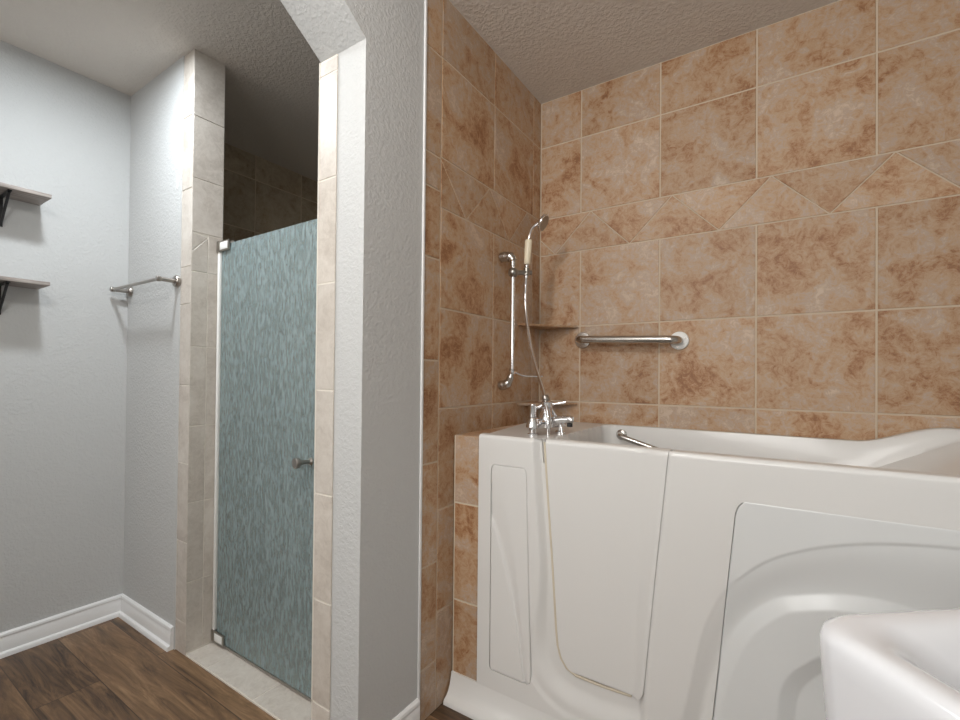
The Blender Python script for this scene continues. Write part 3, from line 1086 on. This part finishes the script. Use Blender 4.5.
# ------------------------------------------------------------------ shower door
sd_ = empty('shower_door', (-1.95, 1.0, 0.012), 'frameless blue-grey rain glass shower door hinged on the beige tile pier', 'shower door')
GX0, GX1 = -1.928, -1.182
bm = bmesh.new()
box(bm, (GX0, 0.996, 0.022), (GX1, 1.004, 1.632), 0.001, 1)
finish('glass_panel', bm, m_glass, sd_)
boxobj('side_seal', (-1.947, 0.988, 0.016), (-1.932, 1.000, 1.64), m_white, sd_, 0.002)
boxobj('bottom_seal', (GX0, 0.994, 0.013), (GX1, 1.006, 0.021), m_nickel, sd_, 0.001)
for z, n_ in ((1.624, 'hinge'), (0.042, 'hinge')):
    bm = bmesh.new()
    box(bm, (-1.946, 0.986, z - 0.021), (-1.860, 0.994, z + 0.021), 0.002)
    box(bm, (-1.946, 1.006, z - 0.021), (-1.860, 1.014, z + 0.021), 0.002)
    box(bm, (-1.949, 0.984, z - 0.023), (-1.930, 1.016, z + 0.023), 0.002)
    hg = finish('hinge', bm, m_pewter, sd_, 40)
    bm = bmesh.new()
    box(bm, (-1.924, 0.9845, z - 0.015), (-1.867, 0.9865, z + 0.015), 0.0008)
    cpl = finish('cover_plate', bm, m_white, None, 40)
    cpl.parent = hg
    cpl.data.transform(Matrix.Translation(-Vector(sd_.location)))
bm = bmesh.new()
lathe(bm, (-1.335, 0.9955, 0.812), (-0.1, -1, 0.02), [(0.013, 0), (0.013, 0.004), (0.0075, 0.008), (0.0075, 0.034), (0.011, 0.040), (0.0175, 0.046), (0.0185, 0.056), (0.0165, 0.060), (0.004, 0.0605)], 26)
finish('knob', bm, m_nickel, sd_, 40)

# ------------------------------------------------------------------ towel bar
tb = empty('towel_bar', (-2.278, 0.888, 1.476), 'brushed nickel towel bar on two posts on the grey wall beside the shower', 'towel bar')
for x in (-2.504, -2.052):
    bm = bmesh.new()
    lathe(bm, (x, 0.8875, 1.476), (0, -1, 0), [(0.024, 0), (0.024, 0.010), (0.021, 0.014), (0.009, 0.016), (0.0085, 0.060), (0.011, 0.063), (0.012, 0.072), (0.010, 0.078), (0.004, 0.079)], 26)
    finish('post', bm, m_nickel, tb, 40)
bm = bmesh.new()
tube(bm, [(-2.502, 0.819, 1.476), (-2.054, 0.819, 1.476)], 0.0068, 16)
finish('bar', bm, m_nickel, tb, 40)

# ------------------------------------------------------------------ wall shelves
for z, lab in ((1.797, 'upper grey-brown wooden wall shelf on a black bracket'),
               (1.455, 'lower grey-brown wooden wall shelf on a black bracket')):
    sh_ = empty('wall_shelf', (-2.542, 0.28, z), lab + (', topmost on the left wall' if z > 1.6 else ', below the other on the left wall'), 'shelf', 'wooden shelves on the left wall')
    boxobj('board', (-2.5415, -0.02, z - 0.014), (-2.392, 0.581, z), m_shelf, sh_, 0.0012)
    for y in (0.468, 0.09):
        bm = bmesh.new()
        box(bm, (-2.5415, y - 0.006, z - 0.130), (-2.5385, y + 0.006, z - 0.0145))
        box(bm, (-2.5415, y - 0.006, z - 0.0175), (-2.412, y + 0.006, z - 0.0142))
        tube(bm, [(-2.538, y, z - 0.122), (-2.424, y, z - 0.020)], 0.0048, 8)
        finish('bracket', bm, m_black, sh_, 40)

# small chip of white filler on the grey wall by the pier
bm = bmesh.new()
pts = []
for k in range(14):
    a_ = 2 * math.pi * k / 14
    r_ = 0.011 * (1 + 0.35 * math.sin(3 * a_ + 1) + 0.2 * math.sin(5 * a_))
    pts.append((-2.068 + r_ * 0.8 * math.cos(a_), 1.884 + 2.2 * r_ * math.sin(a_)))
prism(bm, pts, lambda u, v, d: (u, d, v), 0.8879, 0.8865)
tag(finish('filler_patch', bm, m_white, None, None, origin=(-2.068, 0.888, 1.884)), 'small ragged white filler patch on the grey wall beside the tile pier', 'patch')

# ------------------------------------------------------------------ pedestal sink close to the camera
SZ = 0.853
e1 = Vector((math.sin(math.radians(50)), math.cos(math.radians(50)), 0))
e2 = Vector((math.sin(math.radians(140)), math.cos(math.radians(140)), 0))
SA, SB = 0.50, 0.42
corner = Vector((0.012, 0.611, 0))
cen = corner + e1 * SA / 2 + e2 * SB / 2
sk = empty('pedestal_sink', (cen.x, cen.y, 0), 'glossy white porcelain pedestal sink in the near right foreground in front of the tub', 'sink')


def rr_ring(hx, hy, r, n=18):
    out = []
    for (sx_, sy_, a0) in ((1, 1, 0), (-1, 1, 90), (-1, -1, 180), (1, -1, 270)):
        for k in range(n):
            a_ = math.radians(a0 + 90 * k / (n - 1))
            out.append((sx_ * (hx - r) + r * math.cos(a_), sy_ * (hy - r) + r * math.sin(a_)))
    return out


def ringloft(rings):
    bm = bmesh.new()
    prev = None
    first = None
    for inset, z, r in rings:
        pts_ = rr_ring(SA / 2 - inset, SB / 2 - inset, max(r, 0.004))
        vs = [bm.verts.new(cen + e1 * a + e2 * b + Vector((0, 0, z))) for a, b in pts_]
        if prev:
            for k in range(len(vs)):
                bm.faces.new((prev[k], prev[(k + 1) % len(vs)], vs[(k + 1) % len(vs)], vs[k]))
        else:
            first = vs
        prev = vs
    bm.faces.new(first[::-1])
    bm.faces.new(prev)
    bmesh.ops.recalc_face_normals(bm, faces=bm.faces[:])
    return bm


bm = ringloft([(0.125, 0.600, 0.06), (0.095, 0.610, 0.06), (0.060, 0.630, 0.06), (0.026, 0.655, 0.06), (0.010, 0.690, 0.056), (0.003, 0.73, 0.053), (0.001, 0.78, 0.050), (0.0, 0.82, 0.047), (0.0, 0.838, 0.046), (0.0026, 0.847, 0.045),
               (0.008, 0.852, 0.055), (0.016, SZ, 0.05), (0.028, SZ - 0.001, 0.05), (0.038, SZ - 0.004, 0.05), (0.048, SZ - 0.014, 0.055), (0.060, SZ - 0.040, 0.07), (0.078, SZ - 0.085, 0.09), (0.11, SZ - 0.125, 0.10), (0.16, SZ - 0.145, 0.05), (0.20, SZ - 0.150, 0.01)])
finish('basin', bm, m_porc, sk, 60)
bm = bmesh.new()
lathe(bm, (cen.x, cen.y, 0), (0, 0, 1), [(0.125, 0), (0.125, 0.012), (0.110, 0.03), (0.085, 0.10), (0.078, 0.3), (0.080, 0.5), (0.088, 0.57), (0.095, 0.606)], 36)
finish('pedestal', bm, m_porc, sk, 60)
bm = bmesh.new()
lathe(bm, (cen.x, cen.y, SZ - 0.151), (0, 0, 1), [(0.024, 0), (0.024, 0.003), (0.018, 0.004), (0.015, 0.001)], 24)
finish('drain', bm, m_chrome, sk, 40)
